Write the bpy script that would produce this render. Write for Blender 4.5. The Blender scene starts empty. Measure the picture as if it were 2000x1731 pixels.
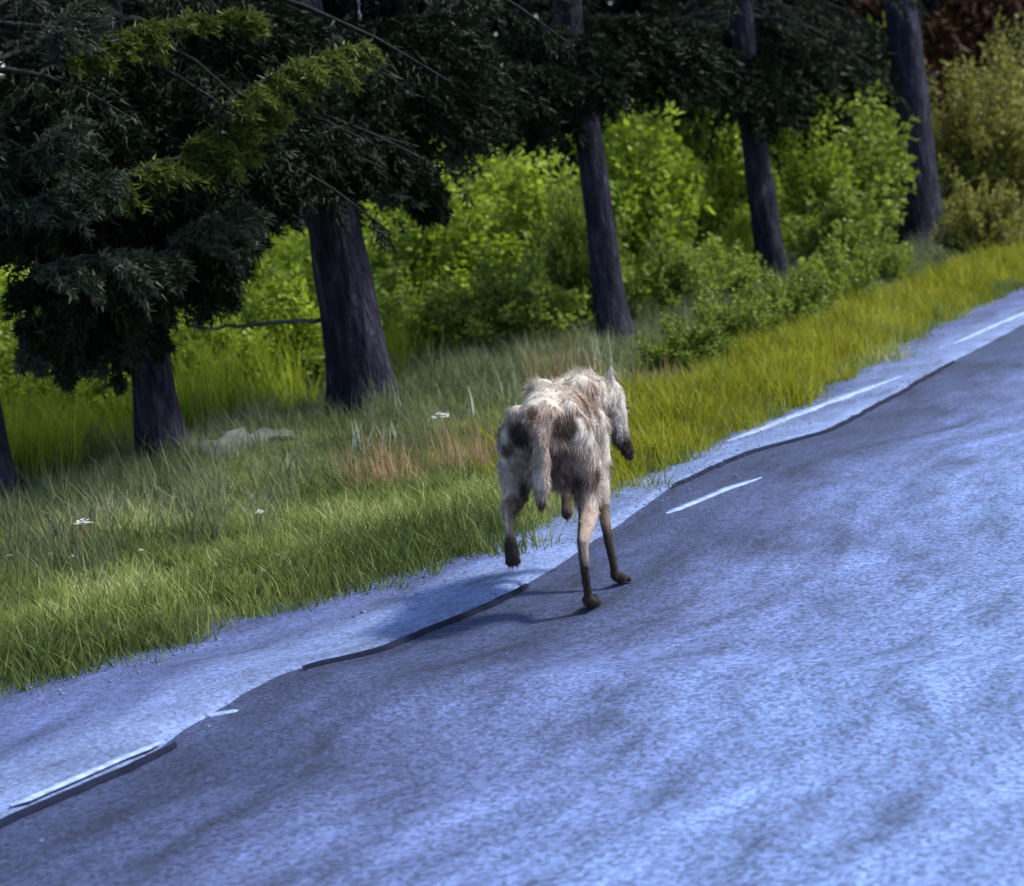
import bpy, bmesh, math, random
import numpy as np
from mathutils import Vector, Matrix, noise as mnoise

random.seed(7)
rng = np.random.default_rng(7)
scene = bpy.context.scene
COL = scene.collection
R = math.radians

# ------------------------------------------------------------------ camera
CAM_H, FPX, PITCH, ROLL = 1.5, 4560.0, R(6.42), R(6.5)
F0 = np.array((0, math.cos(PITCH), -math.sin(PITCH)))
R0 = np.array((1.0, 0, 0)); U0 = np.array((0, math.sin(PITCH), math.cos(PITCH)))
RX = math.cos(ROLL)*R0 - math.sin(ROLL)*U0
UX = math.cos(ROLL)*U0 + math.sin(ROLL)*R0
cd = bpy.data.cameras.new('camera')
cam = bpy.data.objects.new('camera', cd); COL.objects.link(cam)
m = Matrix.Identity(4)
for i in range(3):
    m[i][0] = RX[i]; m[i][1] = UX[i]; m[i][2] = -F0[i]
m[2][3] = CAM_H
cam.matrix_world = m
cd.sensor_width = 36; cd.lens = 36*FPX/2000
cd.clip_end = 2000
cd.dof.use_dof = True; cd.dof.focus_distance = 8.6; cd.dof.aperture_fstop = 4.0
scene.camera = cam

# ------------------------------------------------------------------ world, sun, exposure
SUN_AZ, SUN_EL = R(84), R(50)
w = bpy.data.worlds.new('World'); scene.world = w; w.use_nodes = True
nt = w.node_tree; nt.nodes.clear()
o_ = nt.nodes.new('ShaderNodeOutputWorld'); b_ = nt.nodes.new('ShaderNodeBackground')
s_ = nt.nodes.new('ShaderNodeTexSky'); s_.sky_type = 'NISHITA'; s_.sun_disc = False
s_.sun_elevation = SUN_EL; s_.sun_rotation = SUN_AZ
s_.air_density = 1.0; s_.dust_density = 1.0; s_.ozone_density = 1.0
b_.inputs['Strength'].default_value = 0.13
nt.links.new(s_.outputs[0], b_.inputs[0]); nt.links.new(b_.outputs[0], o_.inputs[0])
sl = bpy.data.lights.new('sun', 'SUN'); sl.energy = 3.3; sl.angle = R(8.0); sl.color = (1.0, .95, .84)
so = bpy.data.objects.new('sun', sl); COL.objects.link(so)
sd = Vector((math.sin(SUN_AZ)*math.cos(SUN_EL), math.cos(SUN_AZ)*math.cos(SUN_EL), math.sin(SUN_EL)))
so.rotation_euler = (-sd).to_track_quat('-Z', 'Y').to_euler(); so.location = (6, 6, 30)
scene.view_settings.view_transform = 'Standard'; scene.view_settings.look = 'None'
scene.view_settings.gamma = 1; scene.view_settings.exposure = 1.15
scene.render.resolution_x = 1024; scene.render.resolution_y = 886

def ground(px, py, z=0.0):
    d = F0*FPX + (px-1000)*RX - (py-865.5)*UX
    k = (z-CAM_H)/d[2]
    return np.array((d[0]*k, d[1]*k, z))
def at(px, py, Y):
    d = F0*FPX + (px-1000)*RX - (py-865.5)*UX
    k = Y/d[1]
    return np.array((d[0]*k, Y, CAM_H+d[2]*k))
def depth_scale(p):      # photo pixels per metre at p
    return FPX/float(np.dot(np.array(p)-np.array((0, 0, CAM_H)), F0))

# ------------------------------------------------------------------ helpers
def setp(o, label=None, cat=None, group=None, kind=None):
    if label: o['label'] = label
    if cat: o['category'] = cat
    if group: o['group'] = group
    if kind: o['kind'] = kind
    return o
def link(name, me, mat=None, parent=None):
    o = bpy.data.objects.new(name, me); COL.objects.link(o)
    if mat: me.materials.append(mat)
    if parent: o.parent = parent
    return o
def thing(name, label, cat, loc=(0, 0, 0), rz=0, group=None):
    o = bpy.data.objects.new(name, None); COL.objects.link(o)
    o.empty_display_size = .1
    o.location = loc; o.rotation_euler = (0, 0, rz)
    return setp(o, label, cat, group)
def mesh_np(name, V, Fc, smooth=False, col=None):
    V = np.asarray(V, dtype=np.float32); Fc = np.asarray(Fc, dtype=np.int32)
    k = Fc.shape[1]; n = len(Fc)
    me = bpy.data.meshes.new(name)
    me.vertices.add(len(V)); me.vertices.foreach_set('co', V.ravel())
    me.loops.add(n*k); me.loops.foreach_set('vertex_index', Fc.ravel())
    me.polygons.add(n); me.polygons.foreach_set('loop_start', np.arange(0, n*k, k, dtype=np.int32))
    me.polygons.foreach_set('loop_total', np.full(n, k, dtype=np.int32))
    if smooth: me.polygons.foreach_set('use_smooth', np.ones(n, dtype=bool))
    me.update(calc_edges=True)
    if col is not None:
        a = me.color_attributes.new('col', 'FLOAT_COLOR', 'POINT')
        c4 = np.ones((len(V), 4), dtype=np.float32); c4[:, :3] = col
        a.data.foreach_set('color', c4.ravel())
    return me
def copy_tree(o, parent=None):
    c = o.copy(); COL.objects.link(c); c.parent = parent
    for ch in o.children:
        copy_tree(ch, c)
    return c
def unit(v): return v/(np.linalg.norm(v, axis=-1, keepdims=True)+1e-9)
def rdir(n):
    return unit(rng.normal(size=(n, 3)))
class MB:
    def __init__(s): s.V = []; s.F = []; s.n = 0
    def add(s, V, Fc):
        s.V.append(np.asarray(V)); s.F.append(np.asarray(Fc)+s.n); s.n += len(V)
    def mesh(s, name, smooth=False):
        return mesh_np(name, np.concatenate(s.V), np.concatenate(s.F), smooth)
def tube(pts, rad, seg=8, jitter=0.0, close=True):
    pts = np.asarray(pts, float); n = len(pts)
    T = unit(np.gradient(pts, axis=0))
    ref = np.array((0, 0, 1.0)) if abs(T[0][2]) < .9 else np.array((1.0, 0, 0))
    A = unit(np.cross(T, ref)); B = np.cross(T, A)
    ang = np.linspace(0, 2*math.pi, seg, endpoint=False)
    rad = np.asarray(rad, float).reshape(n, 1, 1)
    if jitter: rad = rad*(1+rng.normal(0, jitter, (n, seg, 1)))
    V = pts[:, None, :] + rad*(np.cos(ang)[None, :, None]*A[:, None, :]+np.sin(ang)[None, :, None]*B[:, None, :])
    V = V.reshape(-1, 3)
    i = np.arange(n-1)[:, None]*seg; j = np.arange(seg)[None, :]; j2 = (j+1) % seg
    Fc = np.stack([i+j, i+j2, i+seg+j2, i+seg+j], -1).reshape(-1, 4)
    if close:
        V = np.concatenate([V, pts[:1], pts[-1:]])
        a, b = n*seg, n*seg+1; e = (n-1)*seg
        c1 = [[a, (q+1) % seg, q, a] for q in range(seg)]; c2 = [[b, e+q, e+(q+1) % seg, b] for q in range(seg)]
        # degenerate-free: use quads pairs on caps
        caps = []
        for q in range(0, seg, 2):
            caps.append([a, (q+2) % seg, (q+1) % seg, q]); caps.append([b, e+q, e+(q+1) % seg, e+(q+2) % seg])
        Fc = np.concatenate([Fc, np.array(caps)])
    return V, Fc

# ------------------------------------------------------------------ materials
def mat_new(name):
    mt = bpy.data.materials.new(name); mt.use_nodes = True
    nt = mt.node_tree; nt.nodes.clear()
    return mt, nt, nt.nodes, nt.links
def ramp(N, cols):
    r = N.new('ShaderNodeValToRGB'); e = r.color_ramp.elements
    e[0].position = cols[0][0]; e[0].color = (*cols[0][1], 1)
    e[1].position = cols[-1][0]; e[1].color = (*cols[-1][1], 1)
    for p, c in cols[1:-1]:
        x = e.new(p); x.color = (*c, 1)
    return r
def leaf_mat(name, cols, trans=.4, scale=1.2, rough=.55, island=.5, spec=.25, rg=(.3, .7)):
    mt, nt, N, L = mat_new(name)
    g = N.new('ShaderNodeNewGeometry'); nz = N.new('ShaderNodeTexNoise')
    nz.inputs['Scale'].default_value = scale; nz.inputs['Detail'].default_value = 3
    L.new(g.outputs['Position'], nz.inputs['Vector'])
    mx = N.new('ShaderNodeMix'); mx.inputs[0].default_value = island
    st = N.new('ShaderNodeMapRange'); st.inputs[1].default_value = rg[0]; st.inputs[2].default_value = rg[1]
    L.new(nz.outputs[0], st.inputs[0])
    L.new(st.outputs[0], mx.inputs[2]); L.new(g.outputs['Random Per Island'], mx.inputs[3])
    r = ramp(N, cols); L.new(mx.outputs[0], r.inputs[0])
    p = N.new('ShaderNodeBsdfPrincipled'); p.inputs['Roughness'].default_value = rough
    p.inputs['Specular IOR Level'].default_value = spec
    t = N.new('ShaderNodeBsdfTranslucent'); ms = N.new('ShaderNodeMixShader'); ms.inputs[0].default_value = trans
    out = N.new('ShaderNodeOutputMaterial')
    L.new(r.outputs[0], p.inputs['Base Color']); L.new(r.outputs[0], t.inputs['Color'])
    L.new(p.outputs[0], ms.inputs[1]); L.new(t.outputs[0], ms.inputs[2]); L.new(ms.outputs[0], out.inputs[0])
    return mt
def noise_mat(name, cols, scale=8, vec=(1, 1, 1), rough=.85, bump=.3, bscale=40, spec=.3, detail=6, coord='Object'):
    mt, nt, N, L = mat_new(name)
    tc = N.new('ShaderNodeTexCoord'); mp = N.new('ShaderNodeMapping'); mp.inputs['Scale'].default_value = vec
    L.new(tc.outputs[coord], mp.inputs[0])
    nz = N.new('ShaderNodeTexNoise'); nz.inputs['Scale'].default_value = scale; nz.inputs['Detail'].default_value = detail
    nz.inputs['Roughness'].default_value = .65
    L.new(mp.outputs[0], nz.inputs[0])
    st = N.new('ShaderNodeMapRange'); st.inputs[1].default_value = .3; st.inputs[2].default_value = .7
    L.new(nz.outputs[0], st.inputs[0])
    r = ramp(N, cols); L.new(st.outputs[0], r.inputs[0])
    n2 = N.new('ShaderNodeTexNoise'); n2.inputs['Scale'].default_value = bscale; n2.inputs['Detail'].default_value = 5
    L.new(mp.outputs[0], n2.inputs[0])
    bp = N.new('ShaderNodeBump'); bp.inputs['Strength'].default_value = bump; bp.inputs['Distance'].default_value = .02
    L.new(n2.outputs[0], bp.inputs['Height'])
    p = N.new('ShaderNodeBsdfPrincipled'); p.inputs['Roughness'].default_value = rough
    p.inputs['Specular IOR Level'].default_value = spec
    out = N.new('ShaderNodeOutputMaterial')
    L.new(r.outputs[0], p.inputs['Base Color']); L.new(bp.outputs[0], p.inputs['Normal']); L.new(p.outputs[0], out.inputs[0])
    return mt

M_bark = noise_mat('bark', [(0, (.006, .006, .011)), (.5, (.019, .018, .032)), (.8, (.042, .041, .062)), (1, (.09, .092, .11))], 5, (3.5, 3.5, .8), .95, 2.5, 14, spec=.1)
M_barkfar = noise_mat('bark_dark', [(0, (.004, .004, .0045)), (1, (.014, .013, .014))], 6, (3, 3, .6), .95, .6, 20)
M_deadwood = noise_mat('dead_wood', [(0, (.08, .08, .10)), (1, (.20, .20, .25))], 9, (1, 1, .4), .8, .5, 30)
M_log = noise_mat('mossy_wood', [(0, (.018, .026, .018)), (.5, (.045, .058, .05)), (1, (.11, .135, .13))], 5, (1, 1, 1), .9, .8, 25)
M_needle = leaf_mat('spruce_needles', [(0, (.004, .007, .004)), (.6, (.011, .017, .009)), (.93, (.024, .034, .015)), (1, (.07, .080, .05))], .10, 1.5, spec=.08)
M_needle_lit = leaf_mat('spruce_needles_lit', [(0, (.03, .045, .008)), (.6, (.075, .092, .016)), (1, (.15, .165, .04))], .3, 1.5, spec=.1)  # lit copy of the spruce needles, light put into the colour
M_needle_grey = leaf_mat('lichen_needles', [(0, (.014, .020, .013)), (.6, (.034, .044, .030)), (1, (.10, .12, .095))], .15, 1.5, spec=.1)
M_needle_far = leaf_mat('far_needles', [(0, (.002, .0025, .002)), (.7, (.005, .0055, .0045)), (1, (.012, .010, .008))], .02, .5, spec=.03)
M_needle_glare = leaf_mat('glare_tinted_needles', [(0, (.026, .012, .006)), (.6, (.034, .016, .008)), (1, (.046, .021, .010))], .1, .5, spec=.05)  # warm glare at the upper right, put into the needle colour
M_shrub = leaf_mat('shrub_leaves', [(0, (.055, .09, .010)), (.5, (.20, .28, .022)), (.85, (.34, .43, .04)), (1, (.50, .56, .16))], .5, 1.6, island=.5)
M_shrub_d = leaf_mat('shrub_leaves_darker', [(0, (.05, .075, .012)), (.5, (.15, .205, .026)), (.9, (.26, .33, .05)), (1, (.38, .44, .15))], .45, 1.6)
M_shrub_o = leaf_mat('shrub_leaves_ochre', [(0, (.07, .075, .015)), (.5, (.17, .17, .03)), (.9, (.27, .25, .06)), (1, (.36, .32, .14))], .45, 1.6)
M_gr_short = leaf_mat('grass_short', [(0, (.050, .078, .020)), (.5, (.155, .195, .050)), (.8, (.27, .31, .09)), (1, (.38, .38, .20))], .4, .9, island=.35, rg=(.38, .64))
M_gr_weed = leaf_mat('grass_weeds', [(0, (.046, .062, .030)), (.5, (.110, .135, .058)), (.85, (.20, .22, .12)), (1, (.38, .35, .26))], .35, .9, island=.5, rg=(.36, .66))
M_gr_yel = leaf_mat('grass_yellow', [(0, (.10, .12, .008)), (.5, (.22, .235, .012)), (1, (.36, .34, .03))], .45, 1.3, island=.45)
M_gr_mead = leaf_mat('meadow_grass', [(0, (.10, .15, .012)), (.5, (.26, .32, .02)), (1, (.42, .46, .05))], .5, 1.1, island=.45)
M_gr_dry = leaf_mat('dry_grass', [(0, (.20, .11, .06)), (.6, (.34, .22, .12)), (1, (.48, .36, .24))], .35, 2)
M_gr_pale = leaf_mat('pale_grass', [(0, (.30, .34, .24)), (1, (.62, .66, .56))], .35, 2)
M_flower = leaf_mat('white_petals', [(0, (.7, .75, .75)), (1, (.85, .88, .88))], .3, 2)
M_soil = noise_mat('meadow_soil', [(0, (.025, .035, .012)), (.5, (.055, .075, .024)), (1, (.09, .10, .045))], 1.6, (1, 1, 1), .95, .6, 20)
M_stone = noise_mat('stone', [(0, (.06, .08, .16)), (1, (.16, .20, .36))], 12, (1, 1, 1), .85, .4, 40)
M_paint = noise_mat('worn_paint', [(0, (.09, .125, .28)), (.4, (.17, .235, .44)), (1, (.32, .40, .60))], 22, (1, 1, 1), .75, .3, 60, coord='Object')

def road_mat(name, tcols, agg=.35, streak=.5, rough=.7, widen=0.0):
    """UV = (metres along, metres across); the tone changes across the carriageway (worn, patched, tracked)"""
    mt, nt, N, L = mat_new(name)
    uv = N.new('ShaderNodeUVMap'); uv.uv_map = 'UVMap'
    sp = N.new('ShaderNodeSeparateXYZ'); L.new(uv.outputs[0], sp.inputs[0])
    big = N.new('ShaderNodeTexNoise'); big.inputs['Scale'].default_value = .9; big.inputs['Detail'].default_value = 3
    L.new(uv.outputs[0], big.inputs[0])
    a = N.new('ShaderNodeMath'); a.operation = 'MULTIPLY_ADD'; a.inputs[1].default_value = 1.1; a.inputs[2].default_value = -.55
    L.new(big.outputs[0], a.inputs[0])
    s = N.new('ShaderNodeMath'); s.operation = 'ADD'; L.new(sp.outputs[1], s.inputs[0]); L.new(a.outputs[0], s.inputs[1])
    mr = N.new('ShaderNodeMapRange'); mr.inputs[1].default_value = 0; mr.inputs[2].default_value = 5
    wd_ = N.new('ShaderNodeMapRange'); wd_.inputs[1].default_value = 4; wd_.inputs[2].default_value = 13; wd_.inputs[3].default_value = widen; wd_.inputs[4].default_value = 0
    L.new(sp.outputs[0], wd_.inputs[0]); s2 = N.new('ShaderNodeMath'); s2.operation = 'SUBTRACT'; L.new(s.outputs[0], s2.inputs[0]); L.new(wd_.outputs[0], s2.inputs[1])
    L.new(s2.outputs[0], mr.inputs[0])
    r = ramp(N, tcols); L.new(mr.outputs[0], r.inputs[0])
    mp = N.new('ShaderNodeMapping'); mp.inputs['Scale'].default_value = (1.5, 5.0, 1); L.new(uv.outputs[0], mp.inputs[0])
    st = N.new('ShaderNodeTexNoise'); st.inputs['Scale'].default_value = 1.0; st.inputs['Detail'].default_value = 5
    st.inputs['Roughness'].default_value = .62; st.inputs['Distortion'].default_value = .25
    L.new(mp.outputs[0], st.inputs[0])
    sr = ramp(N, [(.34, (1-streak*.72,)*3), (.45, (1-streak*.25,)*3), (.55, (1, 1, 1)), (.68, (1+streak*.5,)*3)]); L.new(st.outputs[0], sr.inputs[0])
    m1 = N.new('ShaderNodeMix'); m1.data_type = 'RGBA'; m1.blend_type = 'MULTIPLY'; m1.inputs[0].default_value = 1
    L.new(r.outputs[0], m1.inputs[6]); L.new(sr.outputs[0], m1.inputs[7])
    vo = N.new('ShaderNodeTexVoronoi'); vo.inputs['Scale'].default_value = 75; L.new(uv.outputs[0], vo.inputs['Vector'])
    hs = N.new('ShaderNodeSeparateColor'); L.new(vo.outputs['Color'], hs.inputs[0])
    ag = N.new('ShaderNodeMapRange'); ag.inputs[3].default_value = 1-agg; ag.inputs[4].default_value = 1+agg
    L.new(hs.outputs[0], ag.inputs[0])
    m2 = N.new('ShaderNodeMix'); m2.data_type = 'RGBA'; m2.blend_type = 'MULTIPLY'; m2.inputs[0].default_value = 1
    L.new(m1.outputs[2], m2.inputs[6]); L.new(ag.outputs[0], m2.inputs[7])
    p = N.new('ShaderNodeBsdfPrincipled'); p.inputs['Roughness'].default_value = rough
    p.inputs['Specular IOR Level'].default_value = .28
    fn = N.new('ShaderNodeTexNoise'); fn.inputs['Scale'].default_value = 60; fn.inputs['Detail'].default_value = 4; L.new(uv.outputs[0], fn.inputs[0])
    b1 = N.new('ShaderNodeBump'); b1.inputs['Strength'].default_value = .6; b1.inputs['Distance'].default_value = .008
    L.new(fn.outputs[0], b1.inputs['Height'])
    b2 = N.new('ShaderNodeBump'); b2.inputs['Strength'].default_value = .3; b2.inputs['Distance'].default_value = .03
    L.new(st.outputs[0], b2.inputs['Height']); L.new(b1.outputs[0], b2.inputs['Normal'])
    out = N.new('ShaderNodeOutputMaterial')
    L.new(m2.outputs[2], p.inputs['Base Color']); L.new(b2.outputs[0], p.inputs['Normal']); L.new(p.outputs[0], out.inputs[0])
    return mt
M_asphalt = road_mat('asphalt', [(0, (.024, .033, .082)), (.09, (.034, .047, .112)), (.18, (.074, .104, .235)), (.34, (.096, .148, .315)), (1, (.102, .163, .34))], .5, .7, widen=.3)
M_shoulder = road_mat('shoulder_tarmac', [(0, (.115, .160, .31)), (.05, (.105, .147, .29)), (.11, (.058, .080, .19)), (.3, (.044, .062, .15)), (1, (.046, .066, .15))], .35, .6)

# ------------------------------------------------------------------ road edge geometry
E_px = [(0, 1352), (130, 1322), (300, 1278), (500, 1216), (700, 1155), (860, 1105), (985, 1066), (1100, 1015), (1200, 965), (1320, 905), (1450, 845), (1560, 790), (1700, 708), (1850, 628), (2000, 560)]
S_px = [(0, 1592), (110, 1545), (220, 1498), (320, 1452), (350, 1420), (420, 1380), (500, 1335), (570, 1300), (720, 1268), (880, 1203), (1010, 1140), (1120, 1070), (1210, 1010), (1290, 950), (1440, 884), (1600, 842), (1710, 785), (1850, 705), (2000, 628)]
def chain(px, back=14, fwd=70, step=.06):
    P = np.array([ground(*p)[:2] for p in px])
    d0 = unit(P[1]-P[0]) if px is not S_px else unit(P[3]-P[0]); d1 = unit(P[-1]-P[-4])
    P = np.concatenate([[P[0]-d0*back], P, [P[-1]+d1*fwd*.25, P[-1]+d1*fwd]])
    seg = np.linalg.norm(np.diff(P, axis=0), axis=1); s = np.concatenate([[0], np.cumsum(seg)])
    t = np.arange(0, s[-1], step)
    return np.stack([np.interp(t, s, P[:, 0]), np.interp(t, s, P[:, 1])], 1)
E = chain(E_px, step=.1)
DIR = unit(ground(1560, 790)[:2]-ground(300, 1278)[:2])      # road direction
NRM = np.array((DIR[1], -DIR[0]))                            # points to the carriageway (right)
def sE(x):   # station and offset in the straight road frame
    x = np.asarray(x); return x@DIR, x@NRM
Es, En = sE(E); oi = np.argsort(Es); Es, En = Es[oi], En[oi]
Sc = chain(S_px, step=.05); Ss, Sn = sE(Sc)
oi = np.argsort(Ss); Ss, Sn = Ss[oi], Sn[oi]
kr = np.hanning(9); kr /= kr.sum(); Sn[4:-4] = np.convolve(Sn, kr, 'valid')
def edge_n(s): return np.interp(s, Es, En)
def seam_n(s): return np.interp(s, Ss, Sn)
def left_of_edge(x, y):      # metres into the grass (positive) or onto the road (negative)
    s, n = sE(np.stack([x, y], -1)); return edge_n(s)-n
def nz2(x, y, sc, seed=0):
    return np.array([mnoise.noise(Vector((a*sc, b*sc, seed))) for a, b in zip(np.ravel(x), np.ravel(y))]).reshape(np.shape(x))
def gz(x, y):
    t = left_of_edge(x, y)
    u = np.clip((t+.05)/.35, 0, 1)
    return -.07+u*.085+np.clip(t, 0, 3)*.012+nz2(x, y, .7)*.03*u

def sheet(name, s, inner, outer, nt_, z, mat, kind='structure', zf=None):
    """strip between two offset functions in the road frame"""
    k = np.linspace(0, 1, nt_)
    a, b = inner(s), outer(s)
    n = a[:, None]+(b-a)[:, None]*k[None, :]
    X = s[:, None, None]*DIR+n[..., None]*NRM
    Z = np.full(n.shape, z) if zf is None else zf(s[:, None]+0*n, n, k[None, :]+0*n)
    V = np.concatenate([X, Z[..., None]], -1).reshape(-1, 3)
    i = np.arange(len(s)-1)[:, None]*nt_; j = np.arange(nt_-1)[None, :]
    Fc = np.stack([i+j, i+j+1, i+nt_+j+1, i+nt_+j], -1).reshape(-1, 4)[:, ::-1]
    me = mesh_np(name, V, Fc, True)
    uvl = me.uv_layers.new(name='UVMap')
    dn = (n-a[:, None]).ravel() if name != 'shoulder' else (b[:, None]-n).ravel()
    ss = (s[:, None]+0*n).ravel()
    uvv = np.stack([ss, dn], -1)[Fc.ravel()]
    uvl.data.foreach_set('uv', uvv.astype(np.float32).ravel())
    o = link(name, me, mat); setp(o, kind=kind)
    return o
s_all = np.concatenate([np.arange(-6, 30, .045), np.arange(30, 90, .5)])
wob = lambda s: np.array([mnoise.noise(Vector((v*1.7, 3, 0)))*.03+mnoise.noise(Vector((v*7, 9, 0)))*.012 for v in s])
W_ = wob(s_all); wobf = lambda s: np.interp(s, s_all, W_)
sheet('shoulder', s_all, lambda s: edge_n(s)-.35, lambda s: seam_n(s)+wobf(s)+.05, 14, .0, M_shoulder,
      zf=lambda s, n, k: np.where(k > .99, -.02, 0.0)+.0008*np.sin(n*9+s*2))
# asphalt course: lower by a couple of centimetres, rounded lip against the shoulder
sheet('road', s_all, lambda s: seam_n(s)+wobf(s), lambda s: seam_n(s)*0+edge_n(s)+8.5, 60, -.010, M_asphalt,
      zf=lambda s, n, k: -.0125+.001*np.sin(n*3.1+s*1.3))
sheet('far_shoulder', s_all, lambda s: edge_n(s)+8.5, lambda s: edge_n(s)+9.6, 4, -.02, M_shoulder)

# dark open joint along the lip + worn white edge line fragments
def ribbon(name, pxs, w0, w1, z, mat, th=.0045):
    P = np.array([ground(*p)[:2] for p in pxs])
    seg = np.linalg.norm(np.diff(P, axis=0), axis=1); s = np.concatenate([[0], np.cumsum(seg)])
    t = np.linspace(0, s[-1], 160); Q = np.stack([np.interp(t, s, P[:, 0]), np.interp(t, s, P[:, 1])], 1)
    for _ in range(3): Q[1:-1] = (Q[:-2]+Q[1:-1]*2+Q[2:])/4
    T = unit(np.gradient(Q, axis=0)); Nn = np.stack([T[:, 1], -T[:, 0]], 1)
    u = t/t[-1]; wd = (w0+(w1-w0)*u)*(np.clip(np.minimum(u*12, (1-u)*8), .08, 1))
    wd = wd*(1+.6*np.array([mnoise.noise(Vector((v*1.5, 1, 2)))+.5*mnoise.noise(Vector((v*4, 1, 2))) for v in t]))
    wd = np.clip(wd, .006, 1)
    a, b = Q-Nn*wd[:, None]/2, Q+Nn*wd[:, None]/2
    n = len(Q)
    V = np.concatenate([np.c_[a, np.full(n, z)], np.c_[b, np.full(n, z)], np.c_[a, np.full(n, z-th)], np.c_[b, np.full(n, z-th)]])
    i = np.arange(n-1)
    Fc = np.concatenate([np.stack([i, i+1, n+i+1, n+i], 1), np.stack([n+i, n+i+1, 3*n+i+1, 3*n+i], 1), np.stack([i+1, i, 2*n+i, 2*n+i+1], 1)])
    return mesh_np(name, V, Fc, False)
M_tar = noise_mat('tar_seam', [(0, (.003, .004, .012)), (1, (.009, .013, .034))], 10, rough=.9, bump=.3, spec=.1)
def seam_strip(pa, pb, w0, w1):
    sa, sb = float(sE(ground(*pa)[:2])[0]), float(sE(ground(*pb)[:2])[0])
    q = np.arange(sa, sb, .03); c = seam_n(q)+wobf(q); u = (q-sa)/(sb-sa)
    wd = .35*(w0+(w1-w0)*u)*np.clip(np.minimum(u*10, (1-u)*10), .15, 1)*(1+.5*np.array([mnoise.noise(Vector((v*9, 4, 0))) for v in q]))
    rag = np.array([mnoise.noise(Vector((v*14, 2, 0)))+.6*mnoise.noise(Vector((v*45, 2, 0))) for v in q])*.010
    tp = np.clip(np.minimum(u*6, (1-u)*6), 0, 1)
    rows = [(c+.046-.012*tp+rag*.5, .0032), (c+.054, .0005), (c+.056+(.001+wd*.4+rag*.6)*tp, -.0105), (c+.058+wd, -.03)]
    V = np.concatenate([np.c_[q[:, None]*DIR+n[:, None]*NRM, np.full(len(q), z)] for n, z in rows[:0]+rows]); n = len(q); i = np.arange(n-1)
    Fc = np.concatenate([np.stack([k*n+i, k*n+i+1, (k+1)*n+i+1, (k+1)*n+i], 1)[:, ::-1] for k in (0, 1, 2)])
    return mesh_np('tar_seam', V, Fc)
for pa, pb, a, b, lab in [
    ((-150, 1660), (330, 1450), .012, .006, 'long straight dark tar seam at the lower left of the road'),
    ((525, 1304), (1010, 1140), .012, .008, 'wavy dark tar seam left of the animal'),
    ((1290, 950), (1850, 705), .012, .03, 'dark tar seam right of the animal')]:
    o = link('tar_seam', seam_strip(pa, pb, a, b), M_tar)
    setp(o, lab, 'road seam', 'tar seams in the road')
for pts, a, b, lab in [
    ([(20, 1574), (130, 1527), (230, 1483), (318, 1448)], .05, .04, 'worn white edge line fragment at the lower left, pointed at its end'),
    ([(1300, 998), (1360, 974), (1420, 949), (1488, 928)], .06, .05, 'short worn white line fragment on the road right of the animal'),
    ([(1420, 862), (1540, 815), (1660, 770), (1760, 735)], .10, .10, 'longer worn white line fragment near the right verge'),
    ([(1860, 672), (1930, 640), (2010, 606)], .08, .08, 'distant worn white line fragment at the right edge of the view'),
    ([(400, 1392), (430, 1386), (465, 1381)], .05, .04, 'small pale paint fleck between the two left seams')]:
    o = link('line_marking', ribbon('line_marking', pts, a, b, .0025 if pts[0][0] not in (1300, 400) else -.0095, M_paint), M_paint)
    setp(o, lab, 'road marking', 'worn white line fragments')

# ------------------------------------------------------------------ ground
xs = np.concatenate([np.linspace(-400, -26, 12), np.arange(-25, 25, .28), np.linspace(26, 400, 12)])
ys = np.concatenate([np.linspace(-60, -1, 8), np.arange(0, 62, .28), np.linspace(64, 600, 16)])
X, Y = np.meshgrid(xs, ys); Z = gz(X, Y)
V = np.stack([X, Y, Z], -1).reshape(-1, 3); nx = len(xs)
i = np.arange(len(ys)-1)[:, None]*nx; j = np.arange(nx-1)[None, :]
Fc = np.stack([i+j, i+j+1, i+nx+j+1, i+nx+j], -1).reshape(-1, 4)
setp(link('ground', mesh_np('ground', V, Fc, True), M_soil), kind='structure')

# ------------------------------------------------------------------ conifers
def trunk_mesh(H, r, flare=1.5, seg=22, lean=(0, 0), seed=0, rough=.10, top=.12, fl_h=.35):
    zs = np.concatenate([np.linspace(-.15, 1.2, 22), np.linspace(1.3, H, 26)])
    ang = np.linspace(0, 2*math.pi, seg, endpoint=False)
    V = []
    for z in zs:
        u = max(z, 0)/H
        rr = r*(1-u)**.75*(1-top)+r*top*.5
        rr *= 1+(flare-1)*math.exp(-max(z, 0)/fl_h)
        for q, a in enumerate(ang):
            n1 = mnoise.noise(Vector((math.cos(a)*2.2+seed, math.sin(a)*2.2, z*.9)))
            n2 = mnoise.noise(Vector((math.cos(a)*6+seed, math.sin(a)*6, z*2.6)))
            root = math.exp(-max(z, 0)/.22)*.45*max(0, math.cos(a*3+seed))+math.exp(-max(z, 0)/.15)*.3*max(0, math.cos(a*5+seed*2))
            R_ = rr*(1+n1*rough*1.5+n2*rough+root)
            V.append((R_*math.cos(a)+lean[0]*z+.03*math.sin(z*1.1+seed), R_*math.sin(a)+lean[1]*z, z))
    n = len(zs); i = np.arange(n-1)[:, None]*seg; j = np.arange(seg)[None, :]; j2 = (j+1) % seg
    Fc = np.stack([i+j, i+j2, i+seg+j2, i+seg+j], -1).reshape(-1, 4)
    return mesh_np('trunk', V, Fc, True)

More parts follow.
